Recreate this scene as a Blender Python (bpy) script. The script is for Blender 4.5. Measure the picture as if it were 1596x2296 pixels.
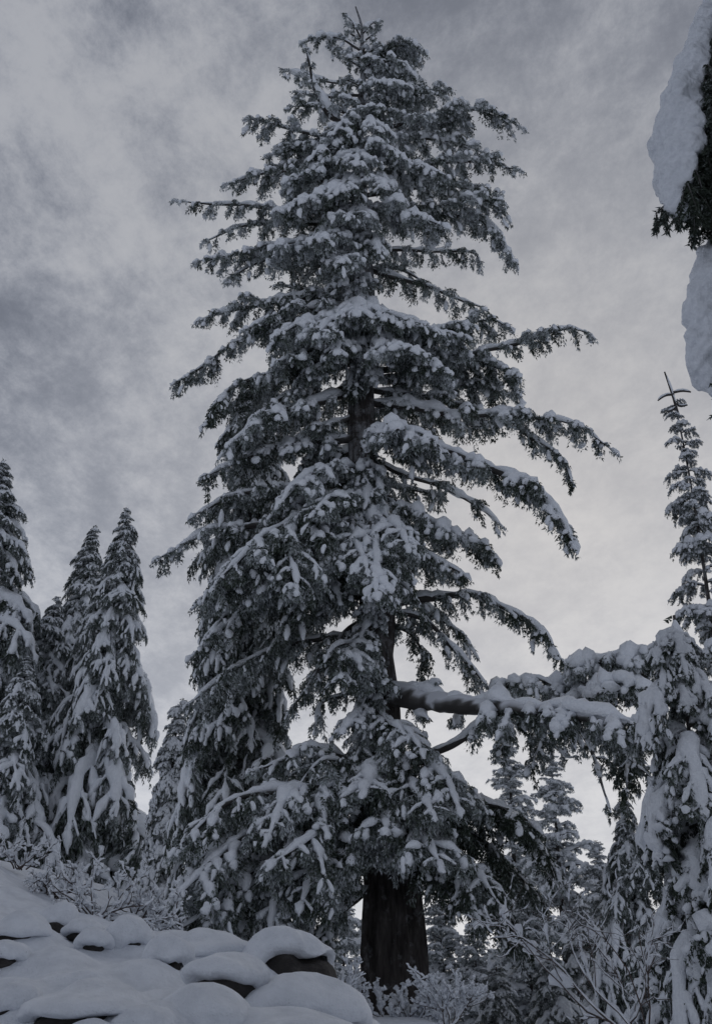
import bpy, math, numpy as np
from mathutils import Vector, Matrix
R = math.radians
for o in list(bpy.data.objects): bpy.data.objects.remove(o)
sc = bpy.context.scene
COL = sc.collection

# ------------------------------------------------------------------ camera, sky, sun, exposure
PITCH, CAMZ = R(25), 1.6
cam = bpy.data.cameras.new('camera'); cam_o = bpy.data.objects.new('camera', cam); COL.objects.link(cam_o)
cam.sensor_fit = 'VERTICAL'; cam.angle = R(50); cam.clip_start = 0.05; cam.clip_end = 9000
cam_o.location = (0, 0, CAMZ); cam_o.rotation_euler = (R(90) + PITCH, 0, 0)
sc.camera = cam_o
sc.view_settings.view_transform = 'Standard'; sc.view_settings.look = 'None'
sc.view_settings.gamma = 1.0; sc.view_settings.use_curve_mapping = False
sc.view_settings.exposure = 0.07
sc.cycles.max_bounces = 6; sc.cycles.diffuse_bounces = 5
sc.cycles.use_denoising = True
SUN_EL, SUN_AZ = R(26), R(11)           # veiled sun: behind the clouds, ahead and a little right
SUND = Vector((math.sin(SUN_AZ)*math.cos(SUN_EL), math.cos(SUN_AZ)*math.cos(SUN_EL), math.sin(SUN_EL)))

world = bpy.data.worlds.new('World'); sc.world = world; world.use_nodes = True
def build_world():
    nt = world.node_tree; N = nt.nodes; L = nt.links; N.clear()
    def n(t, **k):
        x = N.new(t)
        for a, b in k.items(): setattr(x, a, b)
        return x
    def m(op, a, b=None, c=None, clamp=False):
        x = n('ShaderNodeMath', operation=op, use_clamp=clamp)
        for i, v in enumerate((a, b, c)):
            if v is None: continue
            if isinstance(v, (int, float)): x.inputs[i].default_value = v
            else: L.new(v, x.inputs[i])
        return x.outputs[0]
    out = n('ShaderNodeOutputWorld'); bg = n('ShaderNodeBackground'); bg.inputs[1].default_value = 0.1
    L.new(bg.outputs[0], out.inputs[0])
    sky = n('ShaderNodeTexSky'); sky.sky_type = 'NISHITA'; sky.sun_disc = False
    sky.sun_elevation = SUN_EL; sky.sun_rotation = SUN_AZ
    tc = n('ShaderNodeTexCoord'); sep = n('ShaderNodeSeparateXYZ'); L.new(tc.outputs['Generated'], sep.inputs[0])
    zz = m('ADD', m('MAXIMUM', sep.outputs[2], 0.0), 0.22)
    cx = m('DIVIDE', sep.outputs[0], zz); cy = m('DIVIDE', sep.outputs[1], zz)
    cmb = n('ShaderNodeCombineXYZ'); L.new(cx, cmb.inputs[0]); L.new(cy, cmb.inputs[1])
    def noise(rot, scale, loc, sc_, det, rough, dist=0.0):
        mp = n('ShaderNodeMapping'); mp.inputs['Location'].default_value = loc
        mp.inputs['Rotation'].default_value = (0, 0, R(rot)); mp.inputs['Scale'].default_value = scale
        L.new(cmb.outputs[0], mp.inputs[0])
        t = n('ShaderNodeTexNoise'); t.inputs['Scale'].default_value = sc_; t.inputs['Detail'].default_value = det
        t.inputs['Roughness'].default_value = rough; t.inputs['Distortion'].default_value = dist
        L.new(mp.outputs[0], t.inputs['Vector']); return t.outputs[0]
    fine = noise(28, (1.0, 0.72, 1), (3.1, 1.7, 0), 10.5, 12, 0.74, 0.1)
    mid = noise(28, (1.0, 0.65, 1), (1.3, 4.9, 0), 2.8, 6, 0.58, 0.15)
    big = noise(0, (1, 1, 1), (0.35, 0.2, 0), 0.55, 2, 0.5)
    mix = m('ADD', m('MULTIPLY', fine, 0.5), m('MULTIPLY', mid, 0.5))
    r1 = n('ShaderNodeMapRange'); r1.interpolation_type = 'SMOOTHSTEP'
    L.new(mix, r1.inputs[0]); r1.inputs[1].default_value = 0.36; r1.inputs[2].default_value = 0.62
    cover = r1.outputs[0]                                   # 1 = thick pale cloud, 0 = thin grey-blue veil
    # the veiled sun brightens the cloud around it
    vd = n('ShaderNodeVectorMath', operation='DOT_PRODUCT')
    nv = n('ShaderNodeVectorMath', operation='NORMALIZE'); L.new(tc.outputs['Generated'], nv.inputs[0])
    L.new(nv.outputs[0], vd.inputs[0]); vd.inputs[1].default_value = SUND
    dt = m('MAXIMUM', vd.outputs['Value'], 0.0)
    glow = m('POWER', dt, 6.0)
    hz = m('POWER', m('SUBTRACT', 1.0, m('MAXIMUM', sep.outputs[2], 0.0), clamp=True), 3.0)   # thin cloud pales towards the horizon
    lum = m('ADD', m('ADD', m('MULTIPLY', glow, GLOW), BASE), m('MULTIPLY', hz, HORIZON))
    # contrast of the cloud texture is lower near the glow
    con = m('MULTIPLY', m('SUBTRACT', 1.0, m('MULTIPLY', m('POWER', dt, 7.0), 0.72)), m('SUBTRACT', 1.0, m('MULTIPLY', hz, 0.9)))
    dark = m('MULTIPLY', m('MULTIPLY', m('SUBTRACT', 1.0, cover), con), 0.88)
    lum2 = m('MULTIPLY', lum, m('SUBTRACT', m('ADD', 1.0, m('MULTIPLY', m('SUBTRACT', big, 0.5), 0.25)), dark))
    tint = n('ShaderNodeMix', data_type='RGBA')
    tint.inputs[6].default_value = (0.985, 0.99, 1.02, 1); tint.inputs[7].default_value = (0.80, 0.89, 1.13, 1)
    L.new(m('ADD', dark, m('MULTIPLY', m('SUBTRACT', 1.0, glow), 0.35)), tint.inputs[0])
    cl = n('ShaderNodeVectorMath', operation='SCALE'); L.new(tint.outputs[2], cl.inputs[0]); L.new(m('MULTIPLY', lum2, 10.0), cl.inputs['Scale'])
    fin = n('ShaderNodeMix', data_type='RGBA'); fin.inputs[0].default_value = 0.955
    L.new(sky.outputs[0], fin.inputs[6]); L.new(cl.outputs[0], fin.inputs[7])
    L.new(fin.outputs[2], bg.inputs[0])
BASE, GLOW, HORIZON = 0.385, 0.03, 0.37
build_world()
sun = bpy.data.lights.new('sun', 'SUN'); sun_o = bpy.data.objects.new('sun', sun); COL.objects.link(sun_o)
sun.energy = 0.85; sun.angle = R(60); sun.color = (1.0, 0.96, 0.9)
sun_o.rotation_euler = (-SUND).to_track_quat('-Z', 'Y').to_euler(); sun_o.location = (0, 0, 60)

# ------------------------------------------------------------------ materials
def mat(name, build):
    m = bpy.data.materials.new(name); m.use_nodes = True
    nt = m.node_tree; b = nt.nodes['Principled BSDF']; build(nt, b); return m
def nz(nt, scale, det=4, rough=.55, vec=None, st=None):
    t = nt.nodes.new('ShaderNodeTexNoise'); t.inputs['Scale'].default_value = scale
    t.inputs['Detail'].default_value = det; t.inputs['Roughness'].default_value = rough
    tc = nt.nodes.new('ShaderNodeTexCoord')
    if st:
        mp = nt.nodes.new('ShaderNodeMapping'); mp.inputs['Scale'].default_value = st
        nt.links.new(tc.outputs['Object'], mp.inputs[0]); nt.links.new(mp.outputs[0], t.inputs['Vector'])
    else: nt.links.new(tc.outputs['Object'], t.inputs['Vector'])
    return t.outputs[0]
def ramp(nt, fac, stops):
    r = nt.nodes.new('ShaderNodeValToRGB'); e = r.color_ramp.elements
    while len(e) < len(stops): e.new(0.5)
    for x, (p, c) in zip(e, stops): x.position = p; x.color = (*c, 1)
    nt.links.new(fac, r.inputs[0]); return r.outputs[0]
def bump(nt, b, h, strength, dist):
    x = nt.nodes.new('ShaderNodeBump'); x.inputs['Strength'].default_value = strength; x.inputs['Distance'].default_value = dist
    nt.links.new(h, x.inputs['Height']); nt.links.new(x.outputs[0], b.inputs['Normal'])
def snow_mat(name, s1, dist, lo=(.66,.69,.74), hi=(.80,.83,.88), grain=0, flecks=False):
    def f(nt, b):
        b.inputs['Roughness'].default_value = .75; b.inputs['Specular IOR Level'].default_value = .2
        h = nz(nt, s1, 5, .65); c = ramp(nt, h, [(.3, lo), (.6, hi)])
        if flecks:                                            # fallen needles and bits of bark
            mx = nt.nodes.new('ShaderNodeMix'); mx.data_type = 'RGBA'
            nt.links.new(ramp(nt, nz(nt, 34, 3, .6, st=(1, 1.8, 1)), [(.70, (0,0,0)), (.76, (.6,.6,.6))]), mx.inputs[0]); nt.links.new(c, mx.inputs[6]); mx.inputs[7].default_value = (.09,.08,.07,1); c = mx.outputs[2]
        nt.links.new(c, b.inputs['Base Color'])
        if grain:
            a = nt.nodes.new('ShaderNodeMath'); a.operation = 'MULTIPLY_ADD'; nt.links.new(nz(nt, grain, 4, .7), a.inputs[0]); a.inputs[1].default_value = .35; nt.links.new(h, a.inputs[2]); h = a.outputs[0]
        bump(nt, b, h, .9, dist)
    return mat(name, f)
SNOW = snow_mat('snow_on_branches', 14, .05, (.76,.79,.84), (.86,.89,.93))
SNOW_N = snow_mat('snow_near', 26, .025)
SNOW_G = snow_mat('snow_ground', 4, .06, grain=38, flecks=True)
def fol(nt, b):
    b.inputs['Roughness'].default_value = .7; b.inputs['Specular IOR Level'].default_value = .2
    a = nt.nodes.new('ShaderNodeAttribute'); a.attribute_name = 'frost'
    c = ramp(nt, a.outputs['Fac'], [(0, (.026,.036,.024)), (.3, (.06,.074,.06)), (.62, (.28,.31,.31)), (1, (.66,.69,.73))])
    nt.links.new(c, b.inputs['Base Color'])
FOL = mat('frosted_needles', fol)
def bark(nt, b):
    b.inputs['Roughness'].default_value = .9; b.inputs['Specular IOR Level'].default_value = .15
    h = nz(nt, 6, 6, .65, st=(1, 1, .22))
    c = ramp(nt, h, [(.3, (.022,.02,.019)), (.55, (.07,.063,.06)), (.75, (.14,.132,.128))])
    tc = nt.nodes.new('ShaderNodeTexCoord'); sp = nt.nodes.new('ShaderNodeSeparateXYZ'); nt.links.new(tc.outputs['Object'], sp.inputs[0])
    mr = nt.nodes.new('ShaderNodeMapRange'); mr.inputs[1].default_value = 5; mr.inputs[2].default_value = 26; mr.inputs[4].default_value = .17
    nt.links.new(sp.outputs[2], mr.inputs[0])
    ad = nt.nodes.new('ShaderNodeMath'); ad.operation = 'ADD'; nt.links.new(mr.outputs[0], ad.inputs[0]); nt.links.new(nz(nt, 2.2, 7, .7), ad.inputs[1])
    mx = nt.nodes.new('ShaderNodeMix'); mx.data_type = 'RGBA'
    nt.links.new(ramp(nt, ad.outputs[0], [(.56, (0,0,0)), (.80, (.8,.8,.8))]), mx.inputs[0]); nt.links.new(c, mx.inputs[6]); mx.inputs[7].default_value = (.42,.44,.47,1)
    nt.links.new(mx.outputs[2], b.inputs['Base Color'])
    bump(nt, b, h, 1, .06)
BARK = mat('furrowed_bark', bark)
def wood(nt, b):
    b.inputs['Roughness'].default_value = .85
    a = nt.nodes.new('ShaderNodeAttribute'); a.attribute_name = 'frost'
    c = ramp(nt, a.outputs['Fac'], [(0, (.036,.033,.031)), (.45, (.10,.098,.096)), (1, (.6,.62,.66))])
    nt.links.new(c, b.inputs['Base Color'])
WOOD = mat('frosted_wood', wood)
def twigm(nt, b):
    b.inputs['Roughness'].default_value = .7
    nt.links.new(ramp(nt, nz(nt, 12), [(.3, (.035,.022,.018)), (.7, (.085,.06,.052))]), b.inputs['Base Color'])
TWIG = mat('twig_bark', twigm)
def rock(nt, b):
    b.inputs['Roughness'].default_value = .9
    h = nz(nt, 5, 8, .7)
    nt.links.new(ramp(nt, h, [(.3, (.012,.011,.010)), (.55, (.032,.028,.026)), (.75, (.085,.08,.075))]), b.inputs['Base Color'])
    bump(nt, b, h, 1, .06)
ROCK = mat('dark_rock', rock)

# ------------------------------------------------------------------ helpers
UP = np.array((0., 0., 1.))
def nrm(v): return v / np.maximum(np.linalg.norm(v, axis=-1, keepdims=True), 1e-9)
def W(u, v, D):
    """point of the photograph (1596 x 2296 scale) at horizontal distance D ahead of the camera"""
    a, b = (u - 798) / 2462., (1148 - v) / 2462.
    d = np.array((a, math.cos(PITCH) - b * math.sin(PITCH), math.sin(PITCH) + b * math.cos(PITCH)))
    return np.array((0, 0, CAMZ)) + d * (D / d[1])
class Noise:
    def __init__(s, seed, n=7):
        g = np.random.default_rng(seed); s.k = nrm(g.normal(size=(n, 3))) * g.uniform(.6, 1.6, (n, 1)); s.p = g.uniform(0, 6.28, n)
    def __call__(s, p, f): return np.sin(p @ (s.k.T * f * 6.28) + s.p).sum(-1) / 2.6
NZ = Noise(5); NZ2 = Noise(17)
class Acc:
    def __init__(s): s.V = []; s.T = []; s.A = []; s.M = []; s.S = []; s.n = 0
    def add(s, V, T, mat=0, frost=0., smooth=True):
        s.V.append(V); s.T.append(T + s.n); s.n += len(V)
        s.A.append(np.broadcast_to(np.asarray(frost, float), (len(V),)))
        s.M.append(np.full(len(T), mat, np.int32)); s.S.append(np.full(len(T), smooth, bool))
    def mesh(s, name, mats):
        me = bpy.data.meshes.new(name)
        for m_ in mats: me.materials.append(m_)
        if s.n == 0: return me
        V = np.concatenate(s.V).astype(np.float32); T = np.concatenate(s.T).astype(np.int32)
        me.vertices.add(len(V)); me.vertices.foreach_set('co', V.ravel())
        me.loops.add(T.size); me.loops.foreach_set('vertex_index', T.ravel())
        me.polygons.add(len(T)); me.polygons.foreach_set('loop_start', np.arange(0, T.size, 3, dtype=np.int32))
        me.polygons.foreach_set('material_index', np.concatenate(s.M)); me.polygons.foreach_set('use_smooth', np.concatenate(s.S))
        at = me.attributes.new('frost', 'FLOAT', 'POINT'); at.data.foreach_set('value', np.concatenate(s.A).astype(np.float32))
        me.update(calc_edges=True); return me
    @property
    def tris(s): return sum(len(t) for t in s.T)
_gt = {}
def grid_tris(n, k, wrap=True):
    key = (n, k, wrap)
    if key not in _gt:
        i, j = np.meshgrid(np.arange(n - 1), np.arange(k if wrap else k - 1), indexing='ij')
        a = i * k + j; b = i * k + (j + 1) % k; c = a + k; d = b + k
        _gt[key] = np.concatenate([np.stack([a, b, d], -1).reshape(-1, 3), np.stack([a, d, c], -1).reshape(-1, 3)])
    return _gt[key]
def resample(P, step=None, n=None):
    P = np.asarray(P, float)
    for _ in range(2):                                       # Chaikin rounding
        if len(P) > 2: P = np.concatenate([P[:1], np.stack([.75*P[:-1]+.25*P[1:], .25*P[:-1]+.75*P[1:]], 1).reshape(-1, 3), P[-1:]])
    s = np.concatenate([[0], np.cumsum(np.linalg.norm(np.diff(P, axis=0), axis=1))])
    if n is None: n = max(4, int(s[-1] / step) + 1)
    t = np.linspace(0, s[-1], n)
    return np.stack([np.interp(t, s, P[:, i]) for i in range(3)], 1), s[-1]
def frames(P, ref):
    T = nrm(np.gradient(P, axis=0)); ref = np.broadcast_to(ref, P.shape)
    N = ref - (ref * T).sum(1, keepdims=True) * T
    bad = np.linalg.norm(N, axis=1) < .05
    N[bad] = np.array((.3, -.9, .1)); N = nrm(N)
    return T, N, np.cross(T, N)
def tube(acc, P, r, k=6, mat=0, frost=0., rough=0.):
    T, N, B = frames(P, UP + np.array((.13, .07, 0)))
    th = np.arange(k) * 2 * math.pi / k
    r = np.broadcast_to(r, (len(P),))
    V = P[:, None] + r[:, None, None] * (np.cos(th)[None, :, None] * B[:, None] + np.sin(th)[None, :, None] * N[:, None])
    V = V.reshape(-1, 3)
    if k >= 12: V = V + nrm(V - np.repeat(P, k, 0)) * (np.repeat(r, k) * (.13 * NZ(V, .8) + .10 * np.abs(NZ2(V, 2.6))))[:, None]
    fr = np.clip((np.tile(np.sin(th), len(P)) + .5 * NZ(V, 1.7) - .1 + (.75 if frost > 1 else 0)) * frost * 1.7, 0, 1) if frost else 0.
    acc.add(V, grid_tris(len(P), k), mat, fr)
RING = np.array([(1.0, -.25), (.92, .35), (.55, .82), (0, 1.0), (-.55, .82), (-.92, .35), (-1.0, -.25), (-.5, -.5), (.5, -.5)])
RING7 = np.array([(1.0, -.2), (.7, .65), (0, 1.0), (-.7, .65), (-1.0, -.2), (0, -.45)])
def pad(acc, P, a, b, ref, amp=.04, freq=3.2, ring=RING, sag=.0):
    """snow lying along a line: a rounded lumpy pillow, half width a, height b"""
    T, N, B = frames(P, ref)
    C = P + N * (b * .25)[:, None]
    V = C[:, None] + ring[None, :, :1] * (a[:, None, None] * B[:, None]) + ring[None, :, 1:] * (b[:, None, None] * N[:, None])
    if sag: V[..., 2] -= sag * (np.abs(ring[None, :, 0]) ** 2) * a[:, None]
    D = nrm(V - C[:, None]); V = V.reshape(-1, 3); D = D.reshape(-1, 3)
    V = V + D * (amp * NZ(V, freq) + amp * .6 * NZ2(V, freq * 2.3))[:, None] * np.repeat(np.clip(a / (a.max() + 1e-6), .15, 1), len(ring))[:, None]
    acc.add(V, grid_tris(len(P), len(ring)), 0)
def blades(acc, rng, P, r, ref, n, bl, frost=.45, down=.5):
    """needle tufts around a twig"""
    if n < 1: return
    T, N, B = frames(P, ref)
    x = rng.random(n) ** .85 * (len(P) - 1); i = np.minimum(x.astype(int), len(P) - 2); f = (x - i)[:, None]
    o = P[i] * (1 - f) + P[i + 1] * f; t, nn, bb = T[i], N[i], B[i]
    sd = rng.uniform(-1, 1, (n, 1)); rr = (np.interp(x, np.arange(len(P)), r) if np.ndim(r) else np.full(n, r))[:, None]
    o = o + bb * sd * rr * .75 - nn * rng.uniform(-.3, .9, (n, 1)) * rr * .6
    d = nrm(t * rng.uniform(.1, .9, (n, 1)) + bb * sd * rng.uniform(.2, 1.1, (n, 1)) - nn * rng.uniform(-.25, .7, (n, 1)) - UP * rng.uniform(0, down, (n, 1)))
    l = bl * rng.uniform(.6, 1.5, (n, 1)); w = nrm(np.cross(d, rng.normal(size=(n, 3)))) * bl * rng.uniform(.18, .34, (n, 1))
    V = np.stack([o - w, o + w, o + d * l], 1).reshape(-1, 3)
    fr = np.clip(rng.normal(frost, .22, n) + .25 * NZ(o, .9), 0, 1)
    fr = np.stack([fr * .8, fr * .8, np.clip(fr + .12, 0, 1)], 1).ravel()
    acc.add(V, np.arange(3 * n).reshape(-1, 3), 1, fr, False)
def drooped(start, d, l, droop, n, rng, wob=.06):
    u = np.linspace(0, 1, n)[:, None]
    P = start + d * l * u - UP * (droop * l * u ** 1.7)
    P[1:] += rng.normal(0, wob * l / n, (n - 1, 3)).cumsum(0)
    return P
def cosp(n, a=0., b=1.): return a + (b - a) * (.5 - .5 * np.cos(np.linspace(0, np.pi, n)))
def capprof(u): return np.clip(1 - np.abs(2 * u - 1) ** 2.6, 0.0, 1) ** .55 + .01
RING5 = np.array([(1.0, -.25), (.62, .72), (-.62, .72), (-1.0, -.25), (0, -.45)])
def twig(wd, sn, rng, P, r, ref, snow, q, fan=0., frost=.45, fine=False):
    """one frosted spray with its pillow of snow"""
    L = np.linalg.norm(np.diff(P, axis=0), axis=1).sum(); n = len(P)
    u = np.linspace(0, 1, n)
    env = r * (.55 + .45 * np.sin(np.pi * np.clip(u * .9 + .1, 0, 1)) + fan * (u - .5))
    blades(wd, rng, P, env * 1.4 + .02, ref, int(L * q['bd'] * (0.6 + r * 2.2)) + 1, q['bl'], frost)
    if snow > 0:
        m = (5 if r < .08 else 7) if fine else max(6, int(L / q['ps']) + 3)
        uu = cosp(m); x = rng.uniform(.05, .4) + rng.uniform(.42, .62) * uu if fine else uu * rng.uniform(.76, .92) + .02
        Q = np.stack([np.interp(x, u, P[:, i]) for i in range(3)], 1)
        lump = 1 + (.2 if fine else .32) * np.sin(uu * rng.uniform(6, 13) + rng.uniform(0, 6))
        a = capprof(uu) * r * .85 * snow * lump * (1 + fan * (uu - .45) * 1.3)
        b = a * rng.uniform(.65, 1.05)
        if fine: pad(sn, Q, a, b, ref, amp=.022, freq=3.2, ring=RING5 if r < .06 else RING7, sag=.15)
        else: pad(sn, Q, a, b, ref, amp=q['pa'] * min(1.2, r / .14), freq=q['pf'], ring=RING7, sag=.25)
Q_MAIN = dict(bd=98, bl=.088, ps=.13, pa=.03, pf=2.8, sp=.30, tw=.20, fr=.33, cu=2.6, sf=.60)
def branch(wd, sn, rng, pts, r0, w, snow=1., hang=.5, dens=1., s0=.15, fan=.3, q=Q_MAIN, frost=.47, droop=.42, bare=0., axis_snow=1.5, wood_frost=.5, ax0=None, thin=0.):
    P, L = resample(pts, step=.18)
    load = rng.uniform(.65, 1.3) if snow > .3 else 1.; snow = snow * load ** .6; axis_snow = axis_snow * load
    n = len(P); u = np.linspace(0, 1, n)
    P = P + np.stack([NZ(P + 9 * i, .35) for i in range(3)], 1) * (.06 * min(1, L / 3)) * np.minimum(u * 4, 1)[:, None]
    tube(wd, P, r0 * (1 - u) ** .8 + .012, 6 if r0 < .1 else 12, 0, frost=wood_frost)
    T, _, _ = frames(P, UP)
    out = nrm((P[-1] - P[0]) * np.array((1, 1, 0)) + 1e-6)
    ref = UP + .55 * out
    # snow along the limb itself
    if axis_snow > 0:
        i0 = int(n * (s0 * .5 if ax0 is None else ax0)); A_ = P[i0:]
        if len(A_) > 4:
            uu = np.linspace(0, 1, len(A_)); rr = (r0 * (1 - uu) ** .8 * .95 + .07 * axis_snow)
            a = rr * np.clip(.78 + .38 * NZ(A_, .5) + .22 * NZ2(A_, 1.3), .25, 1.4) * np.sqrt(np.clip(np.minimum(uu * 6, (1 - uu) * 7), .004, 1))
            if thin: a = a * (1 - .55 * (1 - sstep(thin - .04, thin + .06, uu)))
            pad(sn, A_ + UP * (r0 * (1 - uu) ** .8 * .62)[:, None], a, a * .8 * min(axis_snow, 1.3), UP, amp=(.02 + .03 * min(2, r0 * 4)) * max(1, axis_snow * .8), freq=2.4, ring=RING if axis_snow > 1.4 else RING7)
    s = L * s0; side = 1
    while s < L * .99:
        t = s / L; i = min(int(t * (n - 1)), n - 2); o = P[i] + (P[i + 1] - P[i]) * (t * (n - 1) - i)
        tt = T[i]; lat = nrm(np.cross(tt, UP)); 
        prof = (.40 + .75 * math.sin(math.pi * min(1, .12 + t * .80))) * (1 if t < .8 else 1 - (t - .8) * 2.2)
        l = w * prof * rng.uniform(.6, 1.25)
        if rng.random() > bare:
            ang = R(rng.uniform(35, 75))
            d = nrm(tt * math.cos(ang) + lat * side * math.sin(ang) + UP * rng.uniform(-.1, .3))
            B = drooped(o, d, l, droop * rng.uniform(.5, 1.4), 7, rng)
            sref = UP + .5 * nrm(d * np.array((1, 1, 0)) + 1e-6)
            tube(wd, B, np.linspace(.02, .006, 7), 4, 0, frost=.5)
            twig(wd, sn, rng, B, min(.17, l * .13 + .035), sref, snow * rng.uniform(.6, 1.5) if rng.random() < snow + .1 else 0, q, .1, frost)
            # side sprays, each with its own finger of snow
            nk = int(l / q['tw'] * 2)
            for k in range(nk):
                x = (.12 + .88 * (k + rng.random()) / nk) * 6; j = min(int(x), 5); oo = B[j] + (B[j + 1] - B[j]) * (x - j)
                td = nrm(B[j + 1] - B[j]); la = nrm(np.cross(td, UP) + 1e-6)
                d2 = nrm(td * rng.uniform(.5, 1) + la * (1 if k % 2 else -1) * rng.uniform(.5, 1) - UP * rng.uniform(-.1, .7))
                l2 = min(.42, l * rng.uniform(.2, .42) * (1.15 - .6 * x / 6) * (1 + fan * (x / 6 - .4)) + .09)
                C = drooped(oo, d2, l2, rng.uniform(.5, 1.2), 5, rng, .1)
                twig(wd, sn, rng, C, min(.15, (l2 * q['fr'] + .02) * (rng.uniform(.55, 1.1) if rng.random() < .8 else rng.uniform(1.2, 1.9))), sref, snow * rng.uniform(.7, 1.15) if rng.random() < q['sf'] * snow else 0, q, .1, frost, True)
            # frosted strands hanging like a curtain
            for k in range(rng.poisson(q['cu'] * l * (.5 + hang))):
                x = rng.uniform(.3, 6); j = min(int(x), 5); oo = B[j] + (B[j + 1] - B[j]) * (x - j)
                l4 = rng.uniform(.15, .5); C = drooped(oo, nrm(np.array((rng.normal(0, .18), rng.normal(0, .18), -1))), l4, 0, 5, rng, .2)
                blades(wd, rng, C, np.array((.02, .05, .06, .05, .02)), np.array((.5, -.8, .2)), int(l4 * q['bd'] * .9), q['bl'], frost + .05, .9)
        # hanging tassels
        if rng.random() < hang:
            l3 = rng.uniform(.25, .9) * (.6 + .6 * hang) * min(1, w + .35)
            d3 = nrm(np.array((rng.normal(0, .22), rng.normal(0, .22), -1)) + tt * .2)
            C = drooped(o - UP * .04, d3, l3, 0., 6, rng, .25)
            tube(wd, C, np.linspace(.012, .004, 6), 3, 0, frost=.4)
            blades(wd, rng, C, np.array((.02, .05, .09, .11, .08, .03)) * (.7 + l3 * .6), np.array((.5, -.8, .2)), int(l3 * q['bd'] * 1.3), q['bl'], frost + .05, .9)
            if rng.random() < .5 * snow:
                pad(sn, C[2:] + np.array((0, -.03, .02)), np.array((.03, .08, .09, .03)) * (.7 + l3 * .5), np.array((.03, .06, .07, .02)), np.array((rng.normal(0, .6), -.5, .6)), amp=.02, freq=4, ring=RING7)
        side = -side; s += q['sp'] / dens * rng.uniform(.6, 1.4)
    # the tip
    d = nrm(P[-1] - P[-3]); B = drooped(P[-2], d, w * .45 + .1, droop * .6, 6, rng)
    twig(wd, sn, rng, B, min(.16, w * .10 + .05), ref, snow, q, .1, frost)

def add_obj(name, me, parent=None, mtx=None, link=True):
    o = bpy.data.objects.new(name, me); COL.objects.link(o)
    if parent is not None: o.parent = parent
    if mtx is not None: o.matrix_local = mtx
    return o
def tag(o, label, cat, group=None, kind=None):
    o['label'] = label; o['category'] = cat
    if group: o['group'] = group
    if kind: o['kind'] = kind
    return o
def root(name, loc, label, cat, group=None):
    o = bpy.data.objects.new(name, None); COL.objects.link(o); o.location = Vector(loc); o.empty_display_size = .3
    return tag(o, label, cat, group)
def sstep(a, b, x):
    t = np.clip((np.asarray(x, float) - a) / (b - a), 0, 1); return t * t * (3 - 2 * t)
def gz(x, y):
    """height of the snow-covered ground"""
    x = np.asarray(x, float); y = np.asarray(y, float)
    base = 1.15 * sstep(2, 9, y) + .65 * sstep(12, 30, y) * sstep(3.5, 1.2, x) - .5 * sstep(1.5, 4, x) * sstep(2, 9, y)
    ramp_ = 1.35 * sstep(2, 7.5, y) + (.80 + .20 * np.clip(-x, -1, 9)) * sstep(6, 15.5, y) + .058 * np.clip(y - 16, 0, 45) * sstep(-1.5, -6, x)
    ramp_ = ramp_ + .60 * sstep(-3.9, -6.3, x) * sstep(15.5, 19.5, y)
    xe = .35 - .1 * (y - 9) - .22 * np.clip(y - 16, 0, 20)
    m = sstep(xe + 1.0, xe - .9, x)
    h = base * (1 - m) + ramp_ * m
    return h - 26 * sstep(58, 260, y) - 3 * sstep(3, -60, y) - .3 * sstep(9, 40, x)

# ------------------------------------------------------------------ ground
BUMPS = []                                                   # (x, y, r, h): pillows of snow over buried stones
HUMPS = [(120, 2160, 120, .20), (250, 2120, 90, .16), (330, 2190, 110, .18), (420, 2250, 110, .16), (90, 2100, 90, .16), (300, 2250, 120, .18), (160, 2190, 90, .14), (400, 2170, 80, .12), (560, 2260, 90, .12), (30, 2200, 90, .15), (230, 2200, 80, .13)]
def ground():
    for (u, v, w_, h_) in HUMPS:                              # stones wholly buried under the snow
        for D in np.arange(4.5, 26, .05):
            c = W(u, v, D)
            if c[2] <= gz(c[0], c[1]): break
        BUMPS.append((c[0], c[1], w_ / 2462. * D * .75, h_ * D / 14))
    g = np.random.default_rng(3)
    xs = np.concatenate([-np.geomspace(3500, 9, 34), np.linspace(-8, 3, 130), np.geomspace(4, 3500, 34)])
    ys = np.concatenate([-np.geomspace(3500, 5, 24), np.linspace(-3, 4, 10), np.linspace(4.5, 19, 190), np.geomspace(20, 5000, 60)])
    X, Y = np.meshgrid(xs, ys, indexing='ij'); Z = gz(X, Y)
    P = np.stack([X, Y, 0 * X], -1)
    near = sstep(24, 17, Y) * sstep(-.5, 1.5, Y)
    Z = Z + near * (.08 * NZ(P, .15) + .17 * np.abs(NZ2(P * np.array((.7, 1, 1)), .24)) ** .8 + .07 * np.abs(NZ(P * np.array((.7, 1, 1)), .5)) + .02 * NZ(P, .9) + .008 * NZ2(P, 2.2) - .16)
    for (bx, by, br, bh) in BUMPS:
        d = np.sqrt((X - bx) ** 2 + (Y - by) ** 2) / br
        Z = Z + bh * np.exp(-np.clip(d ** 2 * 1.2, 0, 50) ** 1.5)
    a = Acc(); a.add(np.stack([X, Y, Z], -1).reshape(-1, 3), grid_tris(len(xs), len(ys), False)[:, ::-1])
    me = a.mesh('snowy_ground', [SNOW_G]); o = add_obj('ground', me); o['kind'] = 'structure'; o['label'] = 'smooth snow-covered slope rising to the left'

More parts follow.
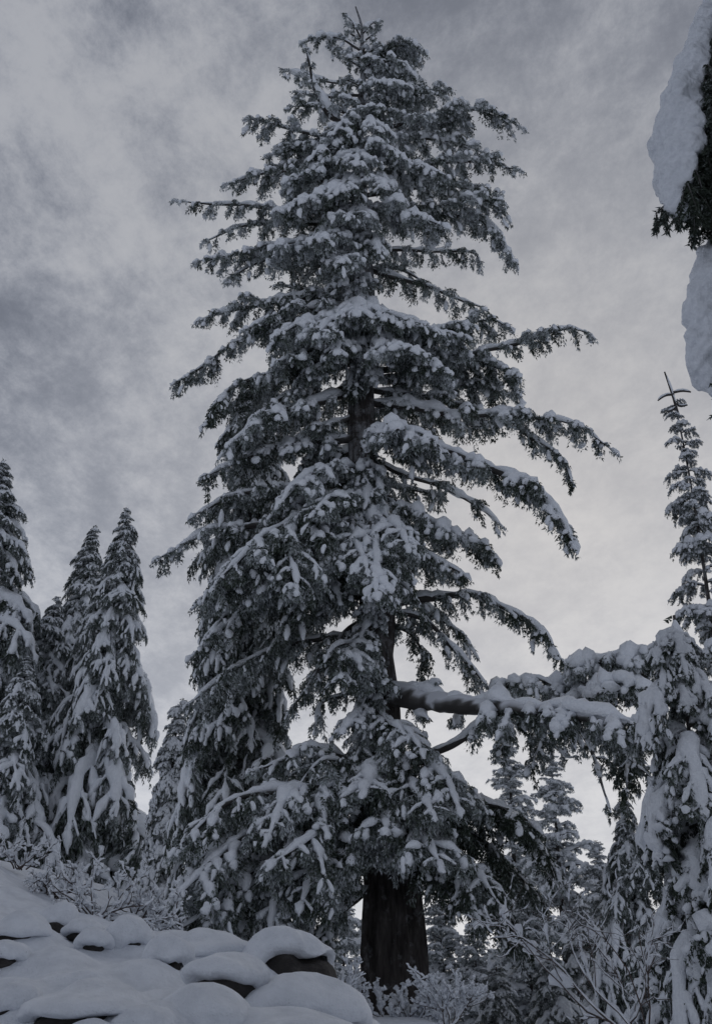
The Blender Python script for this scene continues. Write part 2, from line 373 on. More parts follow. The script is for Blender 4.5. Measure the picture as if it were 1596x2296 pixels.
# ------------------------------------------------------------------ the boulders of the slope
def boulder(u, v, D, wpx, hpx, label, dark=(0., -1.), expose=.5, seed=1, capth=.16, deep=1.0):
    """rock with a cap of snow; dark = direction (right, towards viewer) in which its bare side shows"""
    g = np.random.default_rng(seed)
    for D in np.arange(4.5, 26, .05):
        c = W(u, v + hpx * (-.12 + .46 * expose), D)
        if c[2] <= gz(c[0], c[1]) + .02: break
    c = W(u, v, D); rx = wpx / 2462. * D * .95 / 2; rz = hpx / 2462. * D * .95 / 2 * 1.12 - capth * .45; ry = rx * deep; c[2] -= capth * .45
    base = Vector((c[0], c[1] + ry * .4, float(gz(c[0], c[1])) - .1))
    n1, n2 = 22, 36
    ph = np.linspace(.02, math.pi - .02, n1); th = np.arange(n2) * 2 * math.pi / n2
    PH, TH = np.meshgrid(ph, th, indexing='ij')
    d = np.stack([np.sin(PH) * np.cos(TH), np.sin(PH) * np.sin(TH), np.cos(PH)], -1).reshape(-1, 3)
    NN = Noise(seed + 40)
    def shape(d):
        s = np.sign(d) * np.abs(d) ** .9
        return s * np.array((rx, ry, rz)) * (1 + .17 * NN(d, .35) + .07 * NN(d + 7, .9))[:, None]
    ctr = np.array((c[0] - base.x, c[1] + ry * .4 - base.y, c[2] - base.z))
    rt = root('snowy_boulder', base, label, 'boulder', 'snow-capped boulders of the slope')
    a = Acc(); V = shape(d) * .97; V[:, 2] -= rz * .25; a.add(V + ctr, grid_tris(n1, n2)[:, ::-1])
    add_obj('rock', a.mesh('rock', [ROCK]), rt)
    # the cap
    n1 = 20
    dk = nrm(np.array((dark[0], dark[1], 0.)))
    tt = np.linspace(0, 1, n1); TT, TH = np.meshgrid(tt, th, indexing='ij')
    ex = np.clip(np.cos(TH) * dk[0] + np.sin(TH) * dk[1], -1, 1)
    lim = math.pi * (.64 - expose * .30 * np.clip(ex * 1.5 + .15, 0, 1) ** 1.3) + .10 * np.sin(TH * 3 + seed) + .06 * np.sin(TH * 7 + seed * 2)
    PHc = np.minimum(TT / .86, 1) * lim
    inner = np.clip((TT - .86) / .14, 0, 1)                   # the rolled-under lip
    d = np.stack([np.sin(PHc) * np.cos(TH), np.sin(PHc) * np.sin(TH), np.cos(PHc)], -1).reshape(-1, 3)
    th_ = (capth * (.55 + .6 * np.clip(np.cos(PHc), -.3, 1)) * np.sqrt(np.clip(1 - (TT / .88) ** 6, 0, 1)) + .02).ravel()
    V = shape(d); V = V + nrm(V) * (th_ * (1 - inner.ravel()) - .05 * inner.ravel())[:, None]
    V = V + nrm(V) * (.05 * NZ(V + seed, .45) + .028 * NZ(V + seed, 1.1) + .010 * NZ2(V, 2.6) + .004 * NZ(V, 6.))[:, None]
    a = Acc(); a.add(V + ctr + np.array((0, 0, .0)), grid_tris(n1, n2)[:, ::-1])
    add_obj('snow_cap', a.mesh('snow_cap', [SNOW_G]), rt)
    BUMPS.append((c[0] - .2 * rx, c[1] + ry * 1.1, rx * 1.9, rz * .7)) if hpx < 90 else BUMPS.append((c[0] + dark[0] * rx * .8, c[1] + dark[1] * ry * .8, rx * .9, -rz * .7))
    if expose < .6: BUMPS.append((c[0], c[1], rx * 1.5, rz * .45))

# ------------------------------------------------------------------ the towering tree
def trunk_mesh(axis, rad, k=40, step=.25, furrow=.05, mats=(BARK,)):
    P, L = resample(axis, step=step); n = len(P); s = np.linspace(0, 1, n)
    sr = np.interp(s, np.linspace(0, 1, len(rad)), rad)
    a = Acc(); th = np.arange(k) * 2 * math.pi / k
    T, N, B = frames(P, np.array((0, 1., .01)))
    dirs = np.cos(th)[None, :, None] * B[:, None] + np.sin(th)[None, :, None] * N[:, None]
    q = dirs * 1.0; q = np.concatenate([q[..., :2] * 1.0, (P[:, 2] * .10)[:, None, None].repeat(k, 1)], -1)
    h = np.abs(NZ(q.reshape(-1, 3) * 1.4, 1.1)).reshape(n, k) + .5 * np.abs(NZ2(q.reshape(-1, 3) * 2, 1.7)).reshape(n, k)
    V = P[:, None] + dirs * (sr[:, None] * (1 + furrow * (h - .7) * 1.6))[..., None]
    a.add(V.reshape(-1, 3), grid_tris(n, k)); return a.mesh('trunk', list(mats))
MD = 30.
def main_tree():
    base = W(886, 2262, MD); base[2] = gz(base[0], base[1]) - .3
    rt = root('towering_conifer', base, 'towering old snow-laden conifer with thick dark trunk in the centre', 'tree')
    tr_px = [(886, 2290), (884, 2150), (878, 1950), (856, 1750), (846, 1560), (846, 1440), (828, 1200), (808, 950), (812, 700), (812, 480), (797, 300), (815, 200), (811, 110), (812, 60), (797, 15)]
    ax = np.array([W(u, v, MD) for u, v in tr_px]) - base
    ax[0] = (ax[1][0], ax[1][1], 0)
    rad = [.75, .70, .60, .52, .48, .45, .42, .36, .30, .24, .17, .11, .075, .05, .02]
    px_s = np.concatenate([[0], np.cumsum(np.linalg.norm(np.diff(ax, axis=0), axis=1))]); px_s /= px_s[-1]
    rad_u = np.interp(np.linspace(0, 1, 40), px_s, rad)
    add_obj('trunk', trunk_mesh(ax, rad_u, 64, .15, .15), rt)
    rng = np.random.default_rng(11)
    tr_v = np.array([v for _, v in tr_px][::-1]); tr_u = np.array([u for u, _ in tr_px][::-1])
    total = [0]
    def B(pts, dep=0., w=.9, r0=.07, **k):
        """pts: points of the limb in the photograph; dep: how far (m) its tip comes forward (-) or goes back (+)"""
        n = len(pts); P = []
        s = np.concatenate([[0], np.cumsum([math.hypot(pts[i+1][0]-pts[i][0], pts[i+1][1]-pts[i][1]) for i in range(n-1)])]); s = s / s[-1]
        for (u, v), x in zip(pts, s): P.append(W(u, v, MD + dep * x ** .9) - base)
        wd, sn = Acc(), Acc(); r = np.random.default_rng(rng.integers(1 << 30)); w = w * (.86 if pts[0][1] < 1150 else .95)
        if pts[0][1] < 660: k['frost'] = max(.58, k.get('frost', .58)); k['snow'] = k.get('snow', 1.) * 1.18
        if pts[0][1] > 1150 and pts[0][0] < 1000 and r0 < .3: k['snow'] = k.get('snow', 1.) * .84
        branch(wd, sn, r, P, r0, w, **k)
        o = add_obj('branch', wd.mesh('branch', [WOOD, FOL]), rt); add_obj('snow', sn.mesh('snow', [SNOW]), o)
        total[0] += wd.tris + sn.tris
    T = lambda v: (float(np.interp(v, tr_v, tr_u)), v)
    # ---- crown top
    B([T(90), (785, 40), (768, 35)], -.3, .35, .03); B([T(78), (838, 45), (852, 62)], 0, .4, .03)
    B([T(115), (750, 80), (675, 95)], -.2, .40, .04); B([T(120), (870, 100), (940, 108)], -.3, .75, .05)
    B([T(288), (735, 262), (705, 195), (700, 150), (690, 100)], -.8, .40, .10, hang=.3, s0=.3)
    B([T(195), (700, 180), (632, 148)], .3, .42, .04, snow=.5); B([T(265), (720, 232), (650, 240)], -.5, .6, .06, snow=.6)
    B([T(150), (880, 130), (925, 165)], -.5, .7, .05); B([T(190), (870, 190), (915, 195)], -.9, .8, .05)
    B([T(240), (920, 200), (1000, 215)], -.2, .75, .06); B([T(215), (900, 215), (960, 230)], .8, .7, .06)
    B([T(285), (900, 290), (1058, 228), (1173, 288)], -.3, .85, .08); B([T(275), (940, 262), (1050, 300)], .8, .8, .07)
    B([T(325), (650, 290), (552, 268)], -.5, .75, .07); B([T(320), (690, 330), (620, 330)], .8, .7, .06)
    B([T(335), (1000, 300), (1085, 345)], .4, .9, .07); B([T(400), (1060, 350), (1165, 385)], .2, .8, .07)
    B([T(425), (620, 375), (508, 412)], -.6, .85, .07); B([T(400), (660, 370), (580, 380)], .8, .8, .06)
    B([T(480), (960, 470), (1090, 440), (1140, 490)], -.4, .85, .10); B([T(500), (1050, 470), (1128, 540), (1158, 600)], .3, .7, .09, hang=.8)
    B([T(440), (1000, 410), (1110, 440)], 1., .9, .08)
    B([T(475), (600, 470), (480, 455), (395, 450)], -.5, .62, .09, hang=.55); B([T(500), (560, 500), (455, 545)], .3, .6, .07, snow=.6)
    B([T(550), (600, 555), (440, 588)], -.7, .7, .08, hang=.6); B([T(560), (600, 580), (505, 625)], -.2, .6, .07, snow=.6, hang=.7)
    B([T(138), (890, 108), (948, 118)], .2, .75, .05, dens=1.2); B([T(175), (900, 160), (940, 172)], .4, .8, .05, dens=1.2); B([T(235), (940, 195), (1008, 205)], .3, .85, .06); B([T(215), (715, 215), (662, 205)], -.3, .6, .05); B([T(370), (700, 330), (600, 345)], .2, .8, .06)
    for (u, v, d, w) in [(770, 130, -.5, .4), (775, 70, .2, .3), (838, 75, -.2, .3), (850, 130, -.6, .45), (770, 175, -.6, .4), (850, 185, -.9, .5), (760, 215, -.9, .45), (840, 235, -1., .5), (790, 245, -1., .4),
                         (900, 150, .6, .6), (740, 110, .5, .4), (880, 245, -.6, .6), (820, 100, -.4, .35)]:
        x0, y0 = T(v + 22); B([(x0, y0), ((x0 + u) / 2, (y0 + v) / 2), (u, v)], d, w, .045, dens=1.3, s0=.05, frost=.55, hang=.3)
    # ---- towards the viewer, upper crown
    for (u, v, d, w) in [(745, 300, -1.6, .75), (850, 292, -1.6, .75), (700, 350, -2., .8), (800, 365, -2.4, .8), (900, 350, -2., .75),
                         (650, 400, -1.8, .9), (760, 430, -2.8, .9), (860, 420, -2.4, .8), (1010, 395, -1.6, .75), (680, 455, -2.6, .9),
                         (620, 480, -2., .9), (780, 490, -3., .9), (985, 505, -2.6, 1.0), (700, 540, -2.8, .9),
                         (620, 560, -2., .9), (770, 590, -2.8, .8), (850, 560, -2.4, .6)]:
        vs = v - 10 - rng.uniform(10, 40) + 25
        x0, y0 = T(max(240, v - 35)); B([(x0, y0), ((x0 + u) / 2, (y0 + v) / 2 - 14), (u, v)], d, w, .06)
    B([T(600), (940, 640), (1085, 690)], .3, .6, .08, snow=.5, hang=.7); B([T(570), (960, 560), (1075, 560), (1078, 600)], .6, .5, .06, snow=.5, hang=.9)
    B([T(640), (700, 650), (620, 640)], .9, .8, .08, snow=.5)
    B([T(610), (900, 600), (960, 640)], 1., .8, .08, snow=.4); B([T(600), (720, 590), (640, 600)], 1.2, .8, .08, snow=.4)
    # ---- mid crown
    B([T(665), (600, 672), (450, 722)], -.8, .9, .10, hang=.6); B([T(700), (560, 740), (440, 840), (390, 858)], -.5, .65, .10, hang=.7)
    B([T(690), (640, 700), (540, 740)], -1.6, .95, .09)
    for (u, v, d, w) in [(620, 745, -2.6, 1.), (710, 745, -3., 1.1), (800, 705, -3., 1.1), (860, 720, -2.8, 1.), (930, 790, -3., 1.1), (615, 810, -2.4, .9), (980, 740, -2.2, 1.),
                         (1040, 760, -1.8, 1.), (1000, 830, -2.4, .9), (760, 790, -2.8, .8), (690, 830, -2., .8)]:
        x0, y0 = T(v - 30); B([(x0, y0), ((x0 + u) / 2, (y0 + v) / 2 - 18), (u, v)], d, w, .08, snow=1.1, fan=.5)
    B([T(760), (1000, 745), (1100, 715), (1135, 735)], -.6, 1., .10); B([T(790), (1020, 800), (1140, 830), (1165, 900)], -.4, 1., .10, hang=.6)
    B([T(835), (1020, 810), (1150, 770), (1285, 733), (1330, 752)], -.8, .75, .10, s0=.15)
    B([T(850), (1000, 860), (1130, 880)], .7, 1., .10); B([T(870), (1020, 905), (1130, 945)], 1., .9, .10)
    B([T(900), (1000, 925), (1130, 935), (1288, 945), (1372, 1012)], -.9, .8, .10, s0=.08, hang=.5)
    B([(1150, 945), (1205, 1000), (1262, 1025), (1285, 1090)], -.4, .5, .06, hang=.7)
    B([T(990), (900, 975), (1000, 1020), (1150, 1065), (1240, 1130), (1282, 1222)], -3.2, .95, .15, s0=.15, snow=1.15, fan=.45)
    B([T(985), (900, 960), (960, 980)], -3.0, 1., .09, snow=1.2, fan=.5); B([T(960), (880, 980), (930, 1030)], -1.6, .9, .08)
    B([T(1020), (950, 1080), (1060, 1130), (1128, 1185)], .8, .55, .07, snow=.5, bare=.4, hang=.6)
    B([T(1090), (980, 1180), (1060, 1210), (1110, 1255)], -1.2, .95, .10); B([T(1130), (960, 1250), (1040, 1290)], -1.6, .9, .09)
    B([T(1060), (930, 1100), (990, 1120)], 1., .8, .08, snow=.5)
    # left, mid
    B([T(760), (640, 830), (560, 855), (495, 890), (455, 950)], -1.2, 1.05, .12, s0=.2); B([T(800), (660, 870), (570, 950), (500, 1010)], -1.8, 1., .12, s0=.25)
    B([T(860), (690, 900), (600, 960)], .8, 1., .10, snow=.6); B([T(930), (720, 960), (640, 1000)], -.6, .9, .09)
    B([T(1060), (730, 1045), (660, 1085), (620, 1125)], -2.4, 1., .10, snow=1.1, fan=.5); B([T(1010), (720, 1020), (680, 1060)], 1., .9, .09)
    B([T(1120), (700, 1110), (610, 1150)], -1.2, .95, .10); B([T(1100), (740, 1120), (700, 1150)], -3., .9, .09)
    B([T(880), (700, 905), (600, 930), (520, 985)], -2.2, .9, .10, snow=1.1); B([T(1300), (640, 1330), (540, 1380), (430, 1470)], -.7, .8, .10, hang=.9); B([T(1420), (650, 1440), (520, 1500), (420, 1580)], -.3, .8, .09, hang=.9, snow=.8)
    B([T(1150), (650, 1160), (480, 1192), (345, 1252)], -.6, .65, .12, s0=.3, hang=.7, snow=1.1); B([T(1090), (640, 1095), (520, 1110), (425, 1160)], -.8, .75, .11, s0=.25)
    B([T(980), (640, 1000), (540, 1030), (455, 1065)], -.9, .85, .11, hang=.7); B([T(1240), (640, 1260), (520, 1300), (435, 1350)], -.9, .85, .11, s0=.3, hang=.8)
    # big drooping boughs towards the viewer
    B([T(1190), (690, 1165), (600, 1180), (545, 1260), (490, 1300)], -3.4, 1.15, .14, snow=.95, fan=.55); B([T(1190), (720, 1180), (650, 1210), (660, 1320)], -3.8, 1.05, .12, snow=.95, fan=.55, hang=.7)
    B([T(1190), (640, 1200), (560, 1215), (500, 1350)], -2.6, 1.1, .12, fan=.5, hang=.6); B([T(1210), (700, 1240), (600, 1320)], -2.8, 1.1, .12, fan=.5, hang=.8)
    B([T(1110), (825, 1140), (845, 1200), (850, 1330)], -3.8, .95, .12, snow=.95, fan=.5); B([T(1130), (790, 1150), (800, 1230), (830, 1280)], -3.4, .9, .10, snow=.95, fan=.5)
    B([T(1140), (880, 1160), (920, 1230)], -2.8, .9, .09); B([T(1220), (900, 1290), (885, 1345)], -2.6, .8, .08, snow=.95, fan=.5)
    B([T(1290), (720, 1300), (640, 1380)], -1.6, 1., .10, snow=.7, hang=.9); B([T(1330), (700, 1370), (620, 1440)], -.6, 1., .10, snow=.6, hang=1.)
    B([T(1250), (740, 1290), (760, 1340)], -1.8, .8, .08, snow=.7)
    # ---- lower right open limbs
    B([T(1360), (1000, 1335), (1060, 1325), (1150, 1370), (1205, 1400), (1268, 1482)], -.8, .58, .11, s0=.15, hang=.55, snow=.8)
    B([T(1370), (960, 1390), (1030, 1470), (1110, 1560)], -.3, .42, .08, snow=.65, hang=.9); B([T(1400), (930, 1420), (960, 1500)], .6, .5, .06, snow=.5, hang=.9)
    B([T(1330), (940, 1350), (1010, 1400), (1060, 1450)], .9, .5, .06, snow=.5, hang=.9, bare=.3)
    # left arch
    B([T(1385), (770, 1415), (735, 1475), (690, 1545), (640, 1602)], -1.0, .62, .13, snow=.7, hang=.9, axis_snow=.8)
    B([T(1440), (760, 1440), (730, 1470)], -2.0, .75, .06, snow=1.); B([T(1480), (790, 1500), (745, 1520)], -2.2, .75, .06); B([T(1500), (840, 1500), (860, 1530)], -1.6, .5, .05)
    B([T(1420), (790, 1440), (800, 1490)], -2., .7, .06); B([T(1540), (760, 1560), (715, 1570), (705, 1640)], -.6, .5, .06, snow=.6, hang=.8)
    B([T(1580), (800, 1600), (770, 1640)], -1.6, .6, .06); B([T(1600), (900, 1620), (940, 1680)], -2.6, .85, .08, snow=1.15, fan=.5)
    B([T(1590), (860, 1600), (900, 1640)], -2., .6, .06); B([T(1640), (850, 1660), (870, 1720)], -2., .6, .06)
    # ---- the great bough to the right
    B([(858, 1556), (905, 1556), (965, 1566), (1085, 1592), (1250, 1590), (1480, 1630)], -6.0, 1.0, .33, s0=.45, snow=1.35, fan=.35, hang=.75, axis_snow=2.0, dens=1.25, wood_frost=1.1, ax0=.03, thin=.40)
    B([(950, 1562), (962, 1540), (985, 1528)], -1.5, .25, .04, snow=.8, hang=.3); B([(1020, 1578), (1030, 1600), (1026, 1628)], -2., .2, .03, snow=.4, hang=.6); B([(925, 1575), (940, 1600), (965, 1610)], -1.6, .2, .03, snow=.5)
    B([(1075, 1590), (1120, 1540), (1200, 1510), (1240, 1540)], -1.5, .8, .10, snow=1.35, fan=.4); B([(1230, 1580), (1300, 1505), (1400, 1468), (1480, 1455)], -3.0, 1.0, .16, snow=1.6, fan=.35, axis_snow=2.2, dens=1.3, s0=.05)
    B([(1290, 1590), (1360, 1530), (1440, 1530)], -4.5, .9, .12, snow=1.6, fan=.35, axis_snow=2.)
    B([T(1700), (955, 1692), (1030, 1672), (1100, 1618), (1140, 1560)], -2.4, .5, .11, s0=.7, axis_snow=1.2, hang=.2)
    B([(1240, 1595), (1310, 1640), (1340, 1730), (1365, 1810)], -4.6, .35, .08, snow=.5, hang=.5, bare=.5, axis_snow=.45); B([(1390, 1625), (1405, 1690), (1400, 1770)], -4.5, .35, .10, snow=.4, hang=.8, frost=.2, axis_snow=.45)
    B([(1320, 1615), (1400, 1690), (1470, 1760)], -4.5, .5, .07, snow=.5, hang=.9, bare=.3, axis_snow=.45); B([(1180, 1600), (1210, 1660), (1205, 1720)], -2.8, .45, .05, snow=.6, hang=.8, axis_snow=.45)
    B([(1120, 1600), (1135, 1650), (1120, 1690)], -2., .4, .05, snow=.7, hang=.7, axis_snow=.45); B([(1210, 1650), (1260, 1700), (1300, 1700)], -3., .12, .03, snow=.2, hang=.2, bare=.6)
    # ---- the lower skirt
    B([T(1740), (735, 1682), (650, 1690), (560, 1730)], -1.2, .8, .11, hang=.7); B([T(1760), (760, 1700), (690, 1720), (660, 1780)], -1.8, .8, .08, hang=.7, snow=.8)
    B([T(1800), (650, 1770), (520, 1790), (395, 1895)], -3., 1.0, .14, snow=.92, fan=.5); B([T(1800), (690, 1750), (630, 1800), (600, 1880)], -3.2, 1.0, .12, snow=.92, fan=.5)
    B([T(1790), (760, 1750), (720, 1770), (735, 1860)], -3., 1., .10, snow=.92, fan=.5); B([T(1860), (640, 1850), (500, 1900), (368, 2030)], -3.6, 1.0, .14, snow=.92, fan=.55)
    B([T(1880), (660, 1900), (560, 1970), (390, 2090)], -3., 1.0, .14, fan=.5); B([T(1900), (700, 1930), (640, 2000), (600, 2090)], -2.8, 1.1, .12, fan=.5, snow=.9)
    B([T(1850), (760, 1880), (700, 1960), (680, 2020)], -3.6, 1.05, .11, snow=.92, fan=.6); B([T(1960), (770, 2030), (718, 2100), (690, 2140)], -1.6, .7, .13, s0=.5, snow=.7)
    B([T(1870), (740, 1930), (700, 2080)], -1.2, 1., .10, snow=.6); B([T(1830), (720, 1860), (620, 1930)], -4.2, 1.1, .1, snow=.92, fan=.55)
    B([T(1880), (600, 1960), (520, 2090)], -1.5, 1.0, .12, snow=.7); B([T(1890), (560, 1930), (430, 2000)], -1.8, 1.1, .12, snow=.9)
    B([T(1720), (900, 1700), (980, 1715), (1030, 1800)], -3.4, 1.1, .11, snow=.92, fan=.5); B([T(1710), (840, 1720), (815, 1780)], -3.4, 1., .10, snow=.92, fan=.5)
    B([T(1740), (930, 1750), (975, 1830)], -4.0, 1.0, .10, snow=.92, fan=.6); B([T(1790), (1040, 1780), (1170, 1830), (1245, 1960)], -1.6, 1.0, .14, snow=.65, frost=.22, axis_snow=.6)
    B([T(1780), (1000, 1790), (1110, 1800), (1200, 1850)], -2.2, 1.1, .12, snow=.8, frost=.25, axis_snow=.6); B([T(1840), (1040, 1860), (1160, 1960), (1220, 2040)], -1., 1.0, .12, snow=.4, frost=.2, axis_snow=.6)
    B([T(1830), (920, 1850), (960, 1890), (990, 1930)], -4.4, 1.0, .10, snow=.92, fan=.6); B([T(1860), (980, 1900), (1080, 1980), (1125, 2035)], -3.6, .95, .12, snow=.92, fan=.6, frost=.25)
    B([T(1870), (990, 1930), (1050, 2000), (1080, 2070)], -3.8, .8, .10, snow=.92, fan=.6, frost=.25); B([T(1880), (970, 1940), (1010, 1980), (1030, 2040)], -1.5, .6, .08, snow=.7, hang=.8)
    B([T(1850), (1020, 1930), (1140, 2040), (1180, 2120)], -1.6, 1., .12, snow=.4, frost=.2, axis_snow=.6); B([T(1820), (860, 1860), (895, 1900), (905, 1935)], -3.2, .7, .08, snow=1.1, fan=.6)
    B([T(1810), (830, 1840), (805, 1880), (795, 1930)], -3., .7, .08, snow=1.1, fan=.6); B([T(1760), (880, 1800), (870, 1870)], -3.6, .8, .08, snow=1.1, fan=.6)
    # ---- short sprays close to the trunk
    for v in list(np.linspace(560, 860, 14)) + list(np.linspace(1030, 1360, 14)) + list(np.linspace(1410, 1700, 9)):
        x0, y0 = T(v); du = rng.uniform(-62, 62) if v < 1400 else rng.uniform(-70, 5)
        B([(x0, y0 - 12), (x0 + du * .5, y0 - 18), (x0 + du, y0 + rng.uniform(5, 40))], -rng.uniform(.7, 1.3), .5, .03, s0=.05, frost=.6, hang=.9)
    # ---- the far side of the crown, seen between the rest
    for v in np.linspace(330, 1850, 11):
        sgn = 1 if rng.random() < .5 else -1
        if 1380 < v < 1700: continue
        l = (110 + 150 * min(1, v / 1300.)) * rng.uniform(.5, 1.); x0, y0 = T(v)
        B([(x0, y0), (x0 + sgn * l * .5, y0 - 25), (x0 + sgn * l, y0 + rng.uniform(-10, 50))], rng.uniform(1.5, 3), 1., .08, snow=.5)
    print('main tree triangles', total[0])

# ------------------------------------------------------------------ smaller conifers from shared branch meshes
PROTO = {}
def protos(kind):
    """branch meshes in local space: x runs outwards, unit 2 m long"""
    if kind in PROTO: return PROTO[kind]
    rng = np.random.default_rng(sum(map(ord, kind))); out = []
    K = dict(dense=dict(n=10, ax=2.9, sf=.4, c=(.2, .02, -.62), w=.62, snow=1.05, hang=.8, fan=.4, dens=1.0, frost=.52, droop=.7, bd=105, bl=.08, sp=.30, tw=.2, fr=.26, cu=5.),
             lacy=dict(n=9, ax=1.7, sf=.5, c=(.2, -.1, -.8), w=.75, snow=.85, hang=1., fan=.4, dens=1.0, frost=.45, droop=.9, bd=90, bl=.09, sp=.34, tw=.21, fr=.28, cu=5.),
             open=dict(n=8, sf=.85, ax=1.8, c=(.25, .12, -.22), w=.6, snow=1.4, hang=.15, fan=.35, dens=.9, frost=.66, droop=.5, bd=60, bl=.10, sp=.34, tw=.2, fr=.34, cu=.6),
             young=dict(n=9, sf=.9, c=(.18, .05, -.5), w=.62, snow=1.5, hang=.25, fan=.3, dens=1.1, frost=.35, droop=.7, bd=65, bl=.09, sp=.28, tw=.18, fr=.24, cu=1.),
             weep=dict(n=5, c=(.15, -.35, -1.6), w=.5, snow=1.5, hang=.5, fan=.3, dens=1.1, frost=.25, droop=.9, bd=120, bl=.09, sp=.22, tw=.16, fr=.22, cu=4.),
             hood=dict(n=6, c=(.22, -.1, -1.15), w=.46, snow=1.3, hang=.8, fan=.2, dens=1.1, frost=.2, droop=.9, bd=150, bl=.07, sp=.22, tw=.14, fr=.2, cu=6., ax=2.7, sf=.75))[kind]
    q = dict(bd=K['bd'], bl=K['bl'], ps=.11, pa=.03, pf=2.6, sp=K['sp'], tw=K['tw'], fr=K['fr'], cu=K['cu'], sf=K.get('sf', .6))
    for i in range(K['n']):
        wd, sn = Acc(), Acc(); c = K['c']; y = rng.uniform(-.15, .15)
        pts = [(0, 0, 0), (.55, y, c[0] * rng.uniform(.6, 1.3)), (1.2, y * 1.5, c[1] * rng.uniform(.6, 1.3)), (1.45 if kind in ('weep', 'hood') else 1.9, y, c[2] * rng.uniform(.7, 1.25))]
        if kind == 'hood': e = rng.uniform(.8, 1.25); pts = [(0, 0, 0), (.4, y, .16), (.8, y, -.02), (1.1, y, -.45 * e), (1.3, y, -1.15 * e)]
        branch(wd, sn, rng, pts, .045, K['w'] * rng.uniform(.85, 1.15), snow=K['snow'], hang=K['hang'], dens=K['dens'], s0=.12, fan=K['fan'], q=q, frost=K['frost'], droop=K['droop'], axis_snow=K.get('ax', 1.3))
        out.append((wd.mesh('branch', [WOOD, FOL]), sn.mesh('snow', [SNOW])))
    PROTO[kind] = out; return out
def conifer(u, v, D, Rm, label, kind='dense', h0=.06, nl=None, seed=1, name='snowy_conifer', top_bend=(0, 0), prof=None, trunk_r=None, group='snow-laden conifers around the towering one', pitch=(.45, -.12), zs=1.0, per=6, vary=(.6, 1.25), base_z=None, lead=.5, stop=.12):
    rng = np.random.default_rng(seed); top = W(u, v, D)
    bx, by = top[0], top[1]; bz = float(gz(bx, by)) - .25 if base_z is None else base_z
    H = top[2] - bz; rt = root(name, (bx, by, bz), label, 'tree', group)
    tr = trunk_r or H * .016
    ax = np.array([(0, 0, 0), (.02 * H * rng.normal(0, .3), 0, H * .35), (top_bend[0] * .0, 0, H * .75), (top_bend[0] * .4, top_bend[1] * .4, H * .93), (top_bend[0], top_bend[1], H)])
    add_obj('trunk', trunk_mesh(ax, [tr, tr * .8, tr * .55, tr * .25, .02], 12, .5, .02), rt)
    pr = sum((protos(k) for k in kind.split('+')), []); z = H * h0; a = rng.uniform(0, 6.28); zz = []
    while z < H - stop:
        t = z / H
        l = Rm * (prof(t) if prof else (1 - t) ** .98 * (.55 + .45 * min(1, t / .15))) + .16
        sp = max(.16, min(.75, l * .30)) * (1.0 if nl is None else nl)
        for k in range(per if l > .5 else max(3, per - 1)):
            a += 2.399 + rng.normal(0, .25); ll = l * rng.uniform(*vary); wd, sn = pr[rng.integers(len(pr))]
            sx = ll / 2.0; sz = sx * zs * rng.uniform(.85, 1.2); pt = pitch[1] + (pitch[0] - pitch[1]) * t ** 2 + rng.normal(0, .08)
            zc = z + rng.uniform(-.8, .8) * sp
            x = np.interp(zc, ax[:, 2], ax[:, 0]); y = np.interp(zc, ax[:, 2], ax[:, 1])
            wmul = rng.uniform(.85, 1.2)
            M = Matrix.Translation((x, y, zc)) @ Matrix.Rotation(a, 4, 'Z') @ Matrix.Rotation(-pt, 4, 'Y') @ Matrix.Diagonal((sx, (sx + .12) * wmul if sx < .6 else sx * wmul, sz, 1))
            o = add_obj('branch', wd, rt, M); add_obj('snow', sn, o)
        z += sp
    # leader
    wd, sn = Acc(), Acc(); q = dict(Q_MAIN, sp=.2, tw=.15)
    if lead > 0:
        Pt = np.linspace(ax[-1] - np.array((top_bend[0] * .2, 0, lead)), ax[-1], 6)
        tube(wd, Pt, np.linspace(.03, .008, 6), 5, 0, .5)
        twig(wd, sn, rng, Pt, .10, np.array((.2, -1, .3)), 1.0, q, -.4, .5)
        o = add_obj('branch', wd.mesh('branch', [WOOD, FOL]), rt); add_obj('snow', sn.mesh('snow', [SNOW]), o)
    return rt

